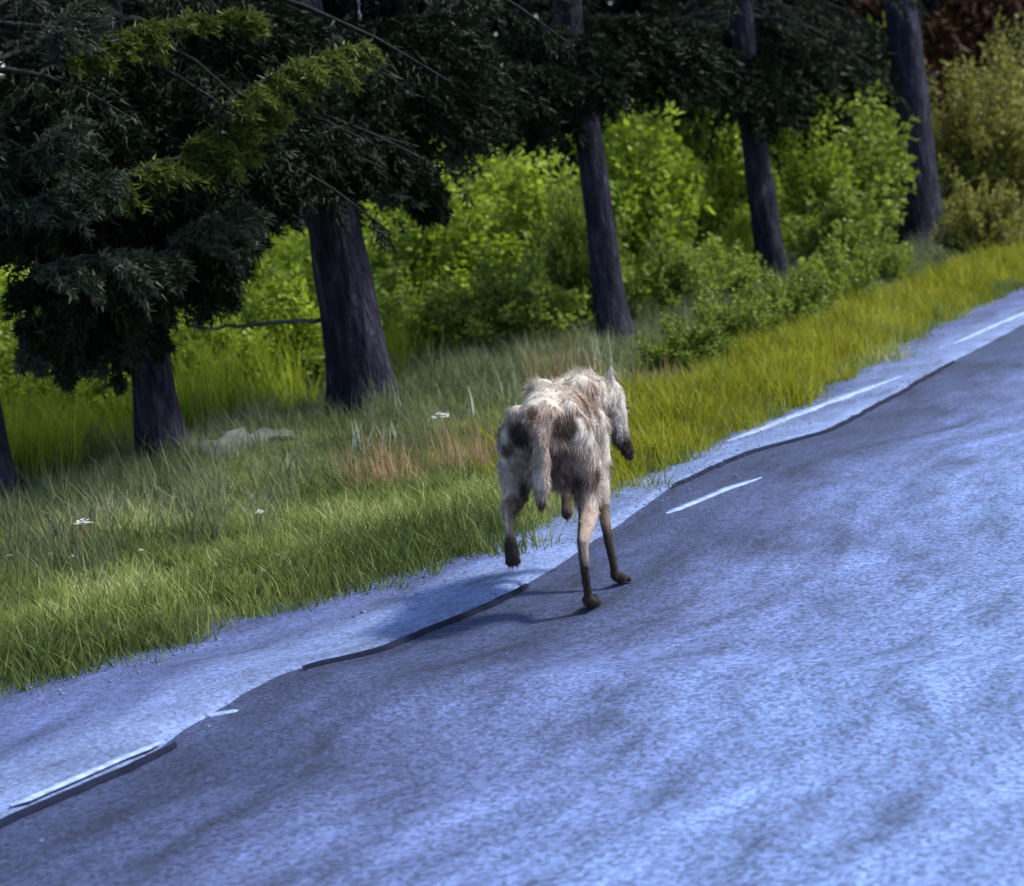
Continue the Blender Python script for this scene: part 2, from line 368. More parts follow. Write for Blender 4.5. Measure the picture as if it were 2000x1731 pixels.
def boughs(spec, nlat, nneed, nl=.060, nw=.0085, latlen=.30, droopn=.35):
    """spec rows: azimuth, z0, length, rise, droop, start; returns needle triangles and bough wood"""
    sp = np.array(spec); nb = len(sp)
    u = rng.uniform(0, 1, (nb, nlat))**.75
    u = sp[:, 5:6]+(1-sp[:, 5:6])*u
    a, z0, Lb, rise, dr = [sp[:, k:k+1] for k in range(5)]
    def spine(t):
        return np.stack([np.cos(a)*Lb*t, np.sin(a)*Lb*t, z0+Lb*(rise*t-dr*t*t)], -1)
    P = spine(u); Tn = unit(spine(np.minimum(u+.02, 1.05))-P)
    side = np.stack([-np.sin(a)+0*u, np.cos(a)+0*u, 0*u], -1)
    sg = rng.choice([-1, 1], (nb, nlat, 1))*rng.uniform(.25, 1.0, (nb, nlat, 1))
    D = unit(Tn*rng.uniform(.4, 1.0, (nb, nlat, 1))+side*sg+np.array((0, 0, -1.0))*rng.uniform(.0, droopn*1.6, (nb, nlat, 1)))
    ll = (latlen*Lb*(1.08-u)+.10)*rng.uniform(.6, 1.15, (nb, nlat))
    v = rng.uniform(0, 1, (nb, nlat, nneed))
    Q = P[:, :, None]+D[:, :, None]*(ll[..., None]*v)[..., None]
    Q[..., 2] -= (v**2)*ll[..., None]*droopn*.8
    Q += rng.normal(0, .012, Q.shape)
    ND = unit(D[:, :, None]*.8+rng.normal(0, .55, Q.shape)+np.array((0, 0, -.25)))
    Sd = unit(np.cross(ND, rng.normal(size=Q.shape)))
    L_ = nl*rng.uniform(.6, 1.3, Q.shape[:-1])[..., None]; W = nw*rng.uniform(.6, 1.4, Q.shape[:-1])[..., None]
    A = (Q-Sd*W).reshape(-1, 3); B = (Q+Sd*W).reshape(-1, 3); C = (Q+ND*L_).reshape(-1, 3)
    V = np.stack([A, B, C], 1).reshape(-1, 3); Fc = np.arange(len(V)).reshape(-1, 3)
    mb = MB()
    for k in range(nb):
        t = np.linspace(0, 1, 6)
        pts = np.stack([math.cos(sp[k, 0])*sp[k, 2]*t, math.sin(sp[k, 0])*sp[k, 2]*t, sp[k, 1]+sp[k, 2]*(sp[k, 3]*t-sp[k, 4]*t*t)], 1)
        mb.add(*tube(pts, np.linspace(.022, .005, 6)*(.5+sp[k, 2]*.35), 4, close=False))
    # lateral twigs as thin strips
    e0 = P.reshape(-1, 3); e1 = (P+D*ll[..., None]*.9).reshape(-1, 3); e1[:, 2] -= (.65*ll*droopn*.8).ravel()
    wd = np.array((0, 0, .004)); q = np.stack([e0-wd, e0+wd, e1+wd*.3, e1-wd*.3], 1).reshape(-1, 3)
    mb.add(q, np.arange(len(q)).reshape(-1, 4))
    return V, Fc, mb

def crown_spec(z0, z1, Lmax, n, droop=(.25, .55), low=1.0, azr=None):
    out = []
    for k in range(n):
        u = (k+random.random())/n
        z = z0+(z1-z0)*u**1.5
        L_ = Lmax*(1-u)**.8*random.uniform(.65, 1.1)+.25
        L_ *= max(.32, 1-max(0, z-3.3)*.6)
        if u < .12: L_ *= low
        az = random.uniform(0, 2*math.pi) if azr is None else random.uniform(*azr)
        out.append((az, z, L_, random.uniform(-.05, .18), random.uniform(*droop), .12))
    return out

def conifer(px, py, diam_px, z0, H, Lmax, nb, label, flare=1.5, lean=(0, 0), seed=0, name='spruce_tree', low=1.0, droop=(.25, .55), needle=M_needle, nlat=20, nneed=30, fl_h=.35, extra=None):
    p = ground(px, py); sc = depth_scale(p)
    p[2] = float(gz(p[0], p[1]))-.02
    t = thing(name, label, 'tree', p, 0, 'roadside conifers')
    link('trunk', trunk_mesh(H, diam_px/sc/2, flare, lean=lean, seed=seed, fl_h=fl_h), M_bark, t)
    spec = crown_spec(z0, H, Lmax, nb, droop, low)
    V, Fc, mb = boughs(spec, nlat, nneed)
    V = V+np.stack([V[:, 2]*lean[0], V[:, 2]*lean[1], 0*V[:, 2]], 1)
    link('crown', mesh_np('crown', V, Fc), needle, t)
    me = mb.mesh('branches'); link('branches', me, M_barkfar, t)['kind'] = 'stuff'
    return t, p

def special_bough(t, p, px0, px1, Y0, Y1, mat, w=.5, nlat=50, nneed=40, name='bough', sag=.06, lab=None):
    """one long bough from photo point px0 (depth Y0) to px1 (depth Y1), child of tree t"""
    A = at(*px0, Y0)-p; B = at(*px1, Y1)-p
    d = B-A; L_ = np.linalg.norm(d)
    n = nlat; nneed = int(nneed*1.7); u = rng.uniform(0.0, 1, n)
    P = A+d*u[:, None]; P[:, 2] -= sag*L_*(np.sin(u*math.pi)*-1)
    dn = d/L_; side = unit(np.cross(dn, np.array((0, 0, 1.0))))
    D = unit(dn*rng.uniform(.2, .9, (n, 1))+side*rng.choice([-1, 1], (n, 1))*rng.uniform(.2, 1, (n, 1))+np.array((0, 0, -1.0))*rng.uniform(.1, .9, (n, 1)))
    ll = w*(.4+.6*np.sin(np.clip(u*.9+.1, 0, 1)*math.pi))*rng.uniform(.5, 1.1, n)
    v = rng.uniform(0, 1, (n, nneed)); Q = P[:, None]+D[:, None]*(ll[:, None]*v)[..., None]
    Q[..., 2] -= v**2*ll[:, None]*.25; Q += rng.normal(0, .012, Q.shape)
    ND = unit(D[:, None]*.8+rng.normal(0, .55, Q.shape)); Sd = unit(np.cross(ND, rng.normal(size=Q.shape)))
    nl_ = .055*Y0/12; Aq = Q-Sd*.075*nl_/.5; Bq = Q+Sd*.075*nl_/.5; Cq = Q+ND*nl_
    V = np.stack([Aq, Bq, Cq], 2).reshape(-1, 3)
    o = link(name, mesh_np(name, V, np.arange(len(V)).reshape(-1, 3)), mat, t)
    if lab: o['label'] = lab
    tt = np.linspace(0, 1, 8)[:, None]; pts = A+d*tt; pts[:, 2] += sag*L_*np.sin(tt[:, 0]*math.pi)
    link('twig', mesh_np('twig', *tube(pts, np.linspace(.016, .004, 8), 5, close=False), True), M_barkfar, o)
    return o
def dead_branch(t, p, pts, r0, r1, mat=M_deadwood, name='dead_branch', lab=None):
    P = np.array([at(a, b, Y)-p for a, b, Y in pts])
    n = 14; s = np.linspace(0, len(P)-1, n); Q = np.stack([np.interp(s, range(len(P)), P[:, k]) for k in range(3)], 1)
    Q += rng.normal(0, .006, Q.shape)
    o = link(name, mesh_np(name, *tube(Q, np.linspace(r0, r1, n), 6, .12), True), mat, t)
    if lab: o['label'] = lab
    return o

# tree standing at the very left edge
t0, p0 = conifer(5, 1015, 60, 1.9, 10, 1.7, 70, 'dark spruce trunk at the extreme left edge, cut by the picture border', seed=3, low=.8, nlat=16, nneed=22)
# low-skirted spruce, first full trunk from the left
t1, p1 = conifer(333, 935, 88, 1.95, 9, 2.1, 130, 'big dark spruce, low boughs sweeping down round its trunk, first full trunk from left', flare=1.25, seed=5, lean=(-.02, 0), low=.8, droop=(.25, .5))
t2, p2 = conifer(710, 840, 118, 3.0, 10, 1.9, 90, 'thick blue-grey conifer trunk, a log and pale grass tuft at its foot', flare=1.3, seed=8, lean=(-.02, 0), fl_h=.5)
t3, p3 = conifer(1208, 700, 64, 3.1, 10, 1.8, 80, 'slender straight conifer trunk directly above the walking animal', flare=1.15, seed=12, lean=(-.045, 0), name='pine_tree')
t4, p4 = conifer(1510, 562, 60, 2.9, 10, 2.0, 80, 'narrow dark conifer trunk, fourth from the left, shrubs at both sides', flare=1.05, seed=15, lean=(-.01, 0), name='pine_tree', nlat=18)
t5, p5 = conifer(1808, 500, 78, 4.6, 12, 2.2, 70, 'tall thick conifer trunk with broad flared base near the right verge', flare=1.75, seed=18, lean=(-.015, 0), name='pine_tree', nlat=18, fl_h=.45)

# dead grey stubs and pale twigs
dead_branch(t2, p2, [(585, 440, 14.8), (578, 360, 14.8), (568, 295, 14.9), (600, 330, 15.2), (650, 360, 15.3)], .028, .02, lab='pale broken branch stub hanging beside the trunk')
dead_branch(t2, p2, [(655, 625, 15.1), (560, 630, 15.0), (470, 636, 14.9), (385, 642, 14.8)], .018, .010, M_log, lab='thin straight dead branch held out level to the left')
dead_branch(t2, p2, [(705, 45, 15.0), (698, 0, 15.0), (705, -60, 15.0)], .012, .01)
dead_branch(t3, p3, [(868, 165, 17.6), (874, 120, 17.6), (880, 70, 17.6)], .014, .01)
dead_branch(t3, p3, [(1020, 120, 18.4), (1060, 118, 18.4), (1095, 104, 18.5), (1180, 90, 18.9)], .012, .012)
dead_branch(t5, p5, [(1790, 175, 30.8), (1815, 160, 30.5), (1830, 142, 30.4)], .05, .02, lab='short pale broken stub on the right side of the trunk')
dead_branch(t5, p5, [(1800, 176, 30.8), (1826, 172, 30.5)], .05, .02)
# lighter boughs on the left; light is put into the yellow-green needle colour
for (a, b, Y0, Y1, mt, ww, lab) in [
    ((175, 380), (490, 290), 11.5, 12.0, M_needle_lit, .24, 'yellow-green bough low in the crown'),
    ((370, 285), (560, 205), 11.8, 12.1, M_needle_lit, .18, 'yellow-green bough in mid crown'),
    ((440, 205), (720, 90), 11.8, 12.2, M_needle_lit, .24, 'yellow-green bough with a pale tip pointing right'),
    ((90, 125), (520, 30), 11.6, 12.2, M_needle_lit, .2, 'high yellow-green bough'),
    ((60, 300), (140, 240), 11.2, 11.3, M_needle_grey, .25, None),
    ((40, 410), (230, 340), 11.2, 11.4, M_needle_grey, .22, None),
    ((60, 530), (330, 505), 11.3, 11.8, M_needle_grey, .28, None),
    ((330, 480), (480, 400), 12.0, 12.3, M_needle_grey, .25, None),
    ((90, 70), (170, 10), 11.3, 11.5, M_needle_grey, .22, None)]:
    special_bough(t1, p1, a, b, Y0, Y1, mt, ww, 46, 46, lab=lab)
special_bough(t2, p2, (700, 380), (790, 340), 15.0, 15.3, M_needle_grey, .3, 26, 30)
special_bough(t2, p2, (780, 370), (930, 265), 15.6, 16.0, M_needle_grey, .3, 26, 30)
# dark low boughs: fill the dark mass over the left half
for (a, b, Y0, Y1, ww) in [((300, 560), (60, 640), 13.2, 12.6, .32), ((320, 500), (40, 560), 13.2, 12.4, .34), ((330, 540), (430, 560), 13.3, 13.6, .26),
                           ((330, 420), (530, 400), 13.3, 13.8, .36), ((330, 450), (80, 450), 13.3, 12.2, .4), ((300, 590), (200, 640), 13.3, 12.9, .30),
                           ((330, 350), (600, 330), 13.4, 14.4, .4), ((300, 600), (70, 660), 13.4, 13.0, .26), ((290, 610), (120, 670), 13.2, 12.4, .22),
                           ((330, 480), (470, 470), 13.3, 13.6, .26)]:
    special_bough(t1, p1, a, b, Y0, Y1, M_needle, ww, 70, 46)
for k in range(16):     # ragged hanging tips along the skirt
    x_ = random.uniform(55, 470); yb = np.interp(x_, [50, 250, 330, 400, 480], [740, 735, 650, 610, 520])+random.uniform(-35, 25)
    special_bough(t1, p1, (x_+random.uniform(-30, 30), yb-random.uniform(70, 120)), (x_, yb), 12.7, 12.5, random.choice((M_needle, M_needle, M_needle_grey)), .10, 14, 30)
for (a, b, Y0, Y1, ww) in [((320, 60), (60, 110), 13, 12.2, .6), ((320, 40), (560, 20), 13, 13.6, .6), ((320, 180), (70, 230), 13, 12.2, .6), ((320, 150), (600, 120), 13, 13.8, .6),
                           ((320, 280), (70, 340), 13, 12.2, .6), ((320, 260), (600, 250), 13, 13.8, .6), ((325, 370), (80, 420), 13, 12.2, .6), ((320, 120), (180, 300), 13, 11.9, .6), ((320, 400), (200, 560), 13, 12.0, .6),
                           ((320, 240), (430, 420), 13, 12.4, .5), ((320, 100), (460, 240), 13, 12.3, .6)]:
    special_bough(t1, p1, a, b, Y0, Y1, M_needle, ww, 80, 50)
for (a, b, Y0, Y1, ww) in [((690, 60), (900, 40), 15.1, 15.6, .7), ((690, 60), (520, 90), 15.1, 14.6, .6), ((690, 160), (900, 150), 15.1, 15.6, .7), ((680, 120), (740, 300), 15.0, 14.3, .5), ((680, 30), (640, 220), 15.0, 14.2, .5), ((680, 200), (600, 330), 15.0, 14.3, .5)]:
    special_bough(t2, p2, a, b, Y0, Y1, M_needle, ww, 80, 50)
for (a, b, Y0, Y1, ww) in [((1150, 60), (980, 90), 18.8, 18.2, .7), ((1150, 40), (1330, 60), 18.8, 19.4, .7), ((1140, 40), (1180, 190), 18.6, 17.6, .4)]:
    special_bough(t3, p3, a, b, Y0, Y1, M_needle, ww, 80, 50)
for (a, b, Y0, Y1, ww) in [((1480, 60), (1650, 70), 26, 30, 1.2), ((1480, 60), (1330, 80), 26, 26, 1.2), ((1475, 50), (1500, 190), 26, 25, .8)]:
    special_bough(t4, p4, a, b, Y0, Y1, M_needle, ww, 90, 60)
for (a, b, Y0, Y1, ww) in [((700, 300), (850, 360), 15.1, 15.4, .24), ((700, 240), (960, 200), 15.2, 16.0, .42), ((690, 280), (560, 350), 15.1, 14.6, .32), ((700, 190), (1080, 140), 15.2, 16.2, .5), ((800, 350), (850, 400), 15.3, 15.4, .2)]:
    special_bough(t2, p2, a, b, Y0, Y1, M_needle, ww, 70, 46)
for (a, b, Y0, Y1, ww) in [((1160, 180), (1010, 230), 18.8, 18.2, .4), ((1170, 140), (1340, 130), 18.8, 19.6, .5), ((1170, 100), (1400, 90), 18.8, 19.6, .6), ((1160, 180), (960, 210), 18.8, 18, .6)]:
    special_bough(t3, p3, a, b, Y0, Y1, M_needle, ww, 60, 46)
for (a, b, Y0, Y1, ww) in [((1480, 190), (1620, 220), 27, 28, .8), ((1480, 110), (1350, 100), 29.5, 28, .8), ((1490, 160), (1700, 80), 29.5, 30, .9)]:
    special_bough(t4, p4, a, b, Y0, Y1, M_needle, ww, 90, 70)

# ---- the dark wood behind
def far_proto(seed, H, mat, nb=95):
    V, Fc, mb = boughs(crown_spec(.5, H, 2.6, nb, (.2, .6)), 12, 13, nl=.30, nw=.055, latlen=.34)
    return mesh_np('crown', V, Fc), trunk_mesh(H, .17, 1.3, seg=10, seed=seed)
protos = []
for k in range(3):
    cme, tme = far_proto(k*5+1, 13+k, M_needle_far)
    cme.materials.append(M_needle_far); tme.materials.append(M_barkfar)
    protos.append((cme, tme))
cb = protos[1][0].copy(); cb.materials.clear(); cb.materials.append(M_needle_glare)
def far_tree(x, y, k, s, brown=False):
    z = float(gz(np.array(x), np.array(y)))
    t = thing('spruce_tree', 'conifer in the dark wood at the upper right, warm glare put into its colour' if brown else 'dark conifer in the deep shade of the wood behind the shrubs',
              'tree', (x, y, z-.05), random.uniform(0, 6.3), 'glare-tinted conifers at the upper right' if brown else 'conifers of the dark wood')
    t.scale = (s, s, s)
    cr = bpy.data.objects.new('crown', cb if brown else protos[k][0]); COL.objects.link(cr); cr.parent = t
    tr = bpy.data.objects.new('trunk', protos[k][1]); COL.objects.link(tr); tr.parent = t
for row, (Yr, dx) in enumerate([(35, 1.8), (39, 2.0), (45, 2.6)]):
    x = -Yr*.27
    while x < Yr*.36:
        xx = x+random.uniform(-.5, .5); yy = Yr+random.uniform(-1, 1)+max(0, x-1)*.9
        brown = (xx/yy) > .172  # trees under the upper-right glare take the tinted needles
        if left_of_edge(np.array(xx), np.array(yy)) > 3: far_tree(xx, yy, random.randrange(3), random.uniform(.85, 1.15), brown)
        x += dx

def scatter(name, P, rot, scl, idx, objs, **kw):
    col = bpy.data.collections.new(name+'_source')
    for k, o in enumerate(objs):
        col.objects.link(o)
    me = bpy.data.meshes.new(name); me.vertices.add(len(P)); me.vertices.foreach_set('co', np.asarray(P, np.float32).ravel())
    a = me.attributes.new('rot', 'FLOAT_VECTOR', 'POINT'); a.data.foreach_set('vector', np.asarray(rot, np.float32).ravel())
    a = me.attributes.new('scl', 'FLOAT_VECTOR', 'POINT'); a.data.foreach_set('vector', np.asarray(scl, np.float32).ravel())
    a = me.attributes.new('idx', 'INT', 'POINT'); a.data.foreach_set('value', np.asarray(idx, np.int32).ravel())
    o = bpy.data.objects.new(name, me); COL.objects.link(o); setp(o, **kw)
    g = bpy.data.node_groups.new(name, 'GeometryNodeTree')
    g.interface.new_socket('Geometry', in_out='INPUT', socket_type='NodeSocketGeometry')
    g.interface.new_socket('Geometry', in_out='OUTPUT', socket_type='NodeSocketGeometry')
    N, L = g.nodes, g.links
    gi, go = N.new('NodeGroupInput'), N.new('NodeGroupOutput')
    ip = N.new('GeometryNodeInstanceOnPoints'); ci = N.new('GeometryNodeCollectionInfo')
    ci.inputs['Collection'].default_value = col; ci.inputs['Separate Children'].default_value = True; ci.inputs['Reset Children'].default_value = True
    def attr(nm, ty):
        n = N.new('GeometryNodeInputNamedAttribute'); n.data_type = ty; n.inputs['Name'].default_value = nm
        return next(s for s in n.outputs if s.enabled and s.name == 'Attribute')
    ip.inputs['Pick Instance'].default_value = True
    mv = N.new('GeometryNodeMeshToPoints')
    L.new(gi.outputs[0], mv.inputs[0]); L.new(mv.outputs[0], ip.inputs['Points']); L.new(ci.outputs[0], ip.inputs['Instance'])
    L.new(attr('idx', 'INT'), ip.inputs['Instance Index'])
    e2r = N.new('FunctionNodeEulerToRotation'); L.new(attr('rot', 'FLOAT_VECTOR'), e2r.inputs[0])
    L.new(e2r.outputs[0], ip.inputs['Rotation']); L.new(attr('scl', 'FLOAT_VECTOR'), ip.inputs['Scale'])
    L.new(ip.outputs[0], go.inputs[0])
    md = o.modifiers.new('scatter', 'NODES'); md.node_group = g
    return o
# far wood: one mass
fp = []
for Yr in (52, 58, 66, 76, 90):
    for x in np.arange(-Yr*.6, Yr*.8, 2.6):
        xx = x+random.uniform(-1, 1); yy = Yr+random.uniform(-2, 2)
        if left_of_edge(np.array(xx), np.array(yy)) > 3: fp.append((xx, yy, 0))
fp = np.array(fp); n = len(fp)
srcs = []
for k in range(3):
    o = bpy.data.objects.new('far_conifer_shape', protos[k][0]); srcs.append(o)
sc_ = rng.uniform(.9, 1.4, n)
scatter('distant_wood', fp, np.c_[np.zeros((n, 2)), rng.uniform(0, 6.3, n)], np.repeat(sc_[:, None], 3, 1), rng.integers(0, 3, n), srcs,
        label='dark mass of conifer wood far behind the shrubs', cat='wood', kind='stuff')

# ------------------------------------------------------------------ shrubs
def shrub_mesh(w, h, nb, nl, ls=.055, seed=0):
    """stems rise from the base and fan out; leaves clothe the outer half of each stem"""
    r = np.random.default_rng(seed)
    az = r.uniform(0, 2*math.pi, nb); sp_ = r.uniform(.05, 1, nb)**.6; hh = h*(1-.38*sp_**2)*r.choice([.7, .85, 1.0, 1.25], nb)*r.uniform(.85, 1.1, nb)
    mb = MB(); Q = []; Dn = []
    for k in range(nb):
        t = np.linspace(0, 1, 6); rr = w/2*sp_[k]*t**1.4
        pts = np.stack([np.cos(az[k])*rr, np.sin(az[k])*rr, hh[k]*t], 1)+r.normal(0, .015, (6, 3))*t[:, None]
        mb.add(*tube(pts, np.linspace(.011, .003, 6), 4, close=False))
        m_ = nl
        u = .22+.78*r.uniform(0, 1, m_)**.7
        b = np.stack([np.interp(u, t, pts[:, q]) for q in range(3)], 1)
        out = unit(r.normal(size=(m_, 3))+np.array((math.cos(az[k])*.5, math.sin(az[k])*.5, .25)))
        cl = .05+.13*h/1.6*np.sin(u*2.6)
        Q.append(b+out*(cl*r.uniform(.2, 1, m_))[:, None]); Dn.append(out)
    Q = np.concatenate(Q); Dn = np.concatenate(Dn); n = len(Q)
    Dn = unit(Dn+r.normal(0, .5, (n, 3))+np.array((0, 0, .1)))
    Sd = unit(np.cross(Dn, r.normal(size=(n, 3)))); up = np.cross(Sd, Dn)
    L_ = ls*r.uniform(.6, 1.4, (n, 1)); W = L_*.33
    A = Q; B = Q+Dn*L_*.45-Sd*W+up*L_*.08; C = Q+Dn*L_-up*L_*.06; D_ = Q+Dn*L_*.45+Sd*W+up*L_*.08
    V = np.stack([A, B, C, D_], 1).reshape(-1, 3)
    return mesh_np('foliage', V, np.arange(len(V)).reshape(-1, 4)), mb.mesh('stems')
sh = []
for k, (w_, h_, nb, nl) in enumerate([(1.7, 2.0, 60, 150), (1.4, 1.3, 50, 140), (1.2, 1.9, 50, 140), (1.9, 1.0, 60, 120)]):
    sh.append(shrub_mesh(w_, h_, nb, nl, .075, 20+k)+(w_, h_))
lib = {}
def shrub(px, py_base, py_top, w_px, k, mat, label, group='leafy shrubs beyond the trunks'):
    p = ground(px, py_base); sc = depth_scale(p); p[2] = float(gz(p[0], p[1]))-.03
    h = (py_base-py_top)/sc; wd = w_px/sc
    fme, sme, w0, h0 = sh[k]
    key = (k, mat.name)
    if key not in lib:
        f2 = fme.copy(); f2.materials.clear(); f2.materials.append(mat); lib[key] = f2
        if not sme.materials: sme.materials.append(M_bark)
    t = thing('shrub', label, 'shrub', p, random.uniform(0, 6.3), group)
    t.scale = (wd/w0*1.15, wd/w0*1.15, h/h0*1.08)
    for nm, me in (('foliage', lib[key]), ('stems', sme)):
        o = bpy.data.objects.new(nm, me); COL.objects.link(o); o.parent = t
A_, B_, C_ = M_shrub, M_shrub_d, M_shrub_o
for args in [
    (140, 890, 735, 250, 0, A_, 'low sunlit yellow-green bush behind the left edge, left of the first trunk'),
    (240, 880, 745, 190, 1, A_, 'low yellow-green bush touching the left side of the first full trunk'),
    (430, 835, 650, 200, 1, A_, 'yellow-green bush just right of the first full trunk, under the level branch'),
    (560, 800, 610, 200, 1, A_, 'yellow-green bush against the left side of the thick blue-grey trunk'),
    (500, 640, 530, 220, 3, B_, 'darker bush behind the level dead branch'),
    (600, 650, 478, 200, 0, A_, 'bright bush with rounded top left of the thick trunk'),
    (755, 480, 355, 110, 2, A_, 'small lit bush seen through the gap right of the thick trunk'),
    (800, 700, 450, 220, 0, A_, 'bright bush just right of the thick blue-grey trunk'),
    (900, 690, 400, 240, 2, A_, 'lit bush between the thick trunk and the tallest bush'),
    (975, 640, 300, 230, 0, A_, 'tallest peaked yellow-green bush left of the slender trunk'),
    (1080, 660, 345, 220, 2, A_, 'bush with a notched top left of the slender trunk'),
    (1010, 710, 560, 300, 3, B_, 'low darker bush behind the head-high grass above the animal'),
    (1150, 680, 420, 170, 1, B_, 'darker bush half behind the slender trunk'),
    (1270, 600, 225, 220, 2, A_, 'tall bright bush just right of the slender trunk'),
    (1370, 550, 185, 170, 0, A_, 'tall pointed yellow-green bush with a spiky top, right of the slender trunk'),
    (1440, 520, 250, 180, 2, A_, 'bright bush against the left side of the narrow dark trunk'),
    (1310, 640, 510, 220, 3, B_, 'darker low bush in front of the tall bright bushes'),
    (1410, 615, 500, 150, 1, B_, 'mid-height bush left of the foot of the narrow trunk'),
    (1610, 535, 280, 170, 0, A_, 'bright bush just right of the narrow dark trunk'),
    (1690, 520, 240, 200, 2, B_, 'tall green bush between the narrow and the flared trunk'),
    (1660, 560, 400, 190, 1, B_, 'low dark bush between the narrow and the flared trunk'),
    (1720, 500, 360, 130, 1, B_, 'bush touching the left side of the flared trunk'),
    (1720, 450, 130, 130, 2, B_, 'thin upright bush behind the flared trunk, left side'),
    (1880, 480, 210, 170, 0, C_, 'ochre-green bush right of the flared trunk'),
    (1960, 470, 190, 170, 2, C_, 'ochre bush at the right edge of the view'),
    (2030, 440, 130, 200, 0, C_, 'tall ochre bush cut by the right picture border'),
    (1340, 745, 650, 190, 3, B_, 'knee-high weedy bush at the back of the yellow verge, nearest the animal'),
    (1440, 712, 600, 190, 3, B_, 'knee-high weedy bush at the back of the verge, second from the animal'),
    (1545, 665, 560, 180, 3, B_, 'knee-high weedy bush at the back of the verge below the narrow trunk'),
    (1640, 615, 510, 170, 3, B_, 'knee-high weedy bush at the back of the verge, between the narrow and flared trunks'),
    (1720, 575, 490, 130, 3, B_, 'small weedy bush at the back of the verge left of the flared trunk'),
    (1920, 520, 390, 180, 3, C_, 'low brownish bush above the right verge')]:
    shrub(*args)
bk = []
for k in range(15):
    px = 40+k*145+random.uniform(-30, 30)
    shrub(px, 560-px*.10+random.uniform(-15, 15), 440-px*.13+random.uniform(-25, 25), 260, random.choice((0, 1, 3)), random.choice((A_, B_)) if px < 1750 else C_,
          'background bush in the row before the dark wood', 'row of bushes before the dark wood')

th = []
while len(th) < 170:
    x_, y_ = random.uniform(-9, 13), random.uniform(15, 36); t_ = float(left_of_edge(np.array(x_), np.array(y_)))
    if 4.4 < t_ < 10.5 and abs(x_) < y_*.34: th.append((x_, y_, float(gz(np.array(x_), np.array(y_)))-.05))
th = np.array(th); n = len(th); tsrc = []
for k in (1, 3):
    f2 = sh[k][0].copy(); f2.materials.clear(); f2.materials.append(M_shrub if k == 1 else M_shrub_d); tsrc.append(bpy.data.objects.new('thicket_shape', f2))
q_ = rng.uniform(.55, .95, n)
scatter('thicket', th, np.c_[np.zeros((n, 2)), rng.uniform(0, 6.3, n)], np.c_[q_*1.15, q_*1.15, q_*.85], rng.integers(0, 2, n), tsrc,
        label='continuous leafy undergrowth filling the ground between the bushes', cat='undergrowth', kind='stuff')

# ------------------------------------------------------------------ grasses
def tuft(nb, h, spread, wd, bend, seed, hv=.4):
    r = np.random.default_rng(seed)
    V = []; Fc = []
    for k in range(nb):
        a = r.uniform(0, 6.28); rr = spread*math.sqrt(r.uniform(0, 1)); x, y = rr*math.cos(a), rr*math.sin(a)
        hh = h*r.uniform(1-hv, 1+hv*.6); la = r.uniform(0, 6.28); b = bend*hh*r.uniform(.2, 1.2)
        dx, dy = math.cos(la)*b, math.sin(la)*b
        fa = r.uniform(0, 3.14); wx, wy = math.cos(fa)*wd/2, math.sin(fa)*wd/2
        i = len(V)
        V += [(x-wx, y-wy, -.02), (x+wx, y+wy, -.02), (x+dx*.35-wx*.8, y+dy*.35-wy*.8, hh*.55), (x+dx*.35+wx*.8, y+dy*.35+wy*.8, hh*.55), (x+dx, y+dy, hh*.97)]
        Fc += [(i, i+1, i+3), (i, i+3, i+2), (i+2, i+3, i+4)]
    return mesh_np('tuft', V, Fc)
def tset(nm, mat, params):
    out = []
    for k, pr in enumerate(params):
        me = tuft(*pr, 100+k+hash(len(nm)) % 50); me.materials.append(mat); out.append(bpy.data.objects.new(nm+'_shape', me))
    return out
def sample(n, f, xr=(-9, 14), yr=(5.5, 36)):
    """n candidates thinned by f(x,y,t)"""
    x = rng.uniform(*xr, n); y = yr[0]+(yr[1]-yr[0])*rng.uniform(0, 1, n)
    t = left_of_edge(x, y); pr = f(x, y, t)
    # keep what the wider view could see
    pr = pr*((np.abs(x) < y*.30+1.2))*np.clip(14/y, .35, 1.0)
    k = rng.uniform(0, 1, n) < pr
    x, y = x[k], y[k]
    return x, y, t[k]
def put(name, objs, x, y, s0, s1, **kw):
    n = len(x); P = np.c_[x, y, gz(x, y)]
    s = rng.uniform(s0, s1, n); big = nz2(x, y, 1.3, 5)*.35+1
    s = s*big
    scatter(name, P, np.c_[rng.normal(0, .08, (n, 2)), rng.uniform(0, 6.3, n)], np.c_[s, s, s*rng.uniform(.8, 1.2, n)], rng.integers(0, len(objs), n), objs, **kw)
sW = lambda x, y: np.stack([x, y], -1)@DIR
S_anim = float(sW(*ground(1200, 965)[:2]))
short = tset('short', M_gr_short, [(60, .085, .11, .006, .6), (50, .11, .10, .007, .7), (40, .06, .12, .007, .5)])
x, y, t = sample(90000, lambda x, y, t: ((t > -.02)*np.clip(1.15-np.clip(t-2.2, 0, 2)*.6, 0.12, 1)+(t > -.16)*(t <= -.02)*.16)*.8, yr=(5.5, 26))
put('short_grass', short, x, y, .7, 1.25, label='short green grass along the road edge', cat='grass', kind='stuff')
x, y, t = sample(60000, lambda x, y, t: (t > -.30)*(t <= -.02)*np.clip((nz2(x, y, 2.2, 11)-.05)*4, 0, 1)*.25, yr=(5.5, 26))
put('edge_grass', short, x, y, .35, .8, label='sparse grass sprigs creeping over the tarmac edge', cat='grass', kind='stuff')
weed = tset('weed', M_gr_weed, [(34, .22, .13, .008, .5), (30, .30, .12, .008, .45), (26, .18, .16, .010, .7)])
x, y, t = sample(60000, lambda x, y, t: np.clip((t-1.0)/.8, 0, 1)*np.clip(1-(t-3.7)/.8, .03, 1)*.5)
put('weedy_grass', weed, x, y, .5, 1.05, label='grey-green weedy grass under the trunks', cat='grass', kind='stuff')
yel = tset('yel', M_gr_yel, [(50, .16, .12, .009, .6), (44, .20, .12, .009, .6)])
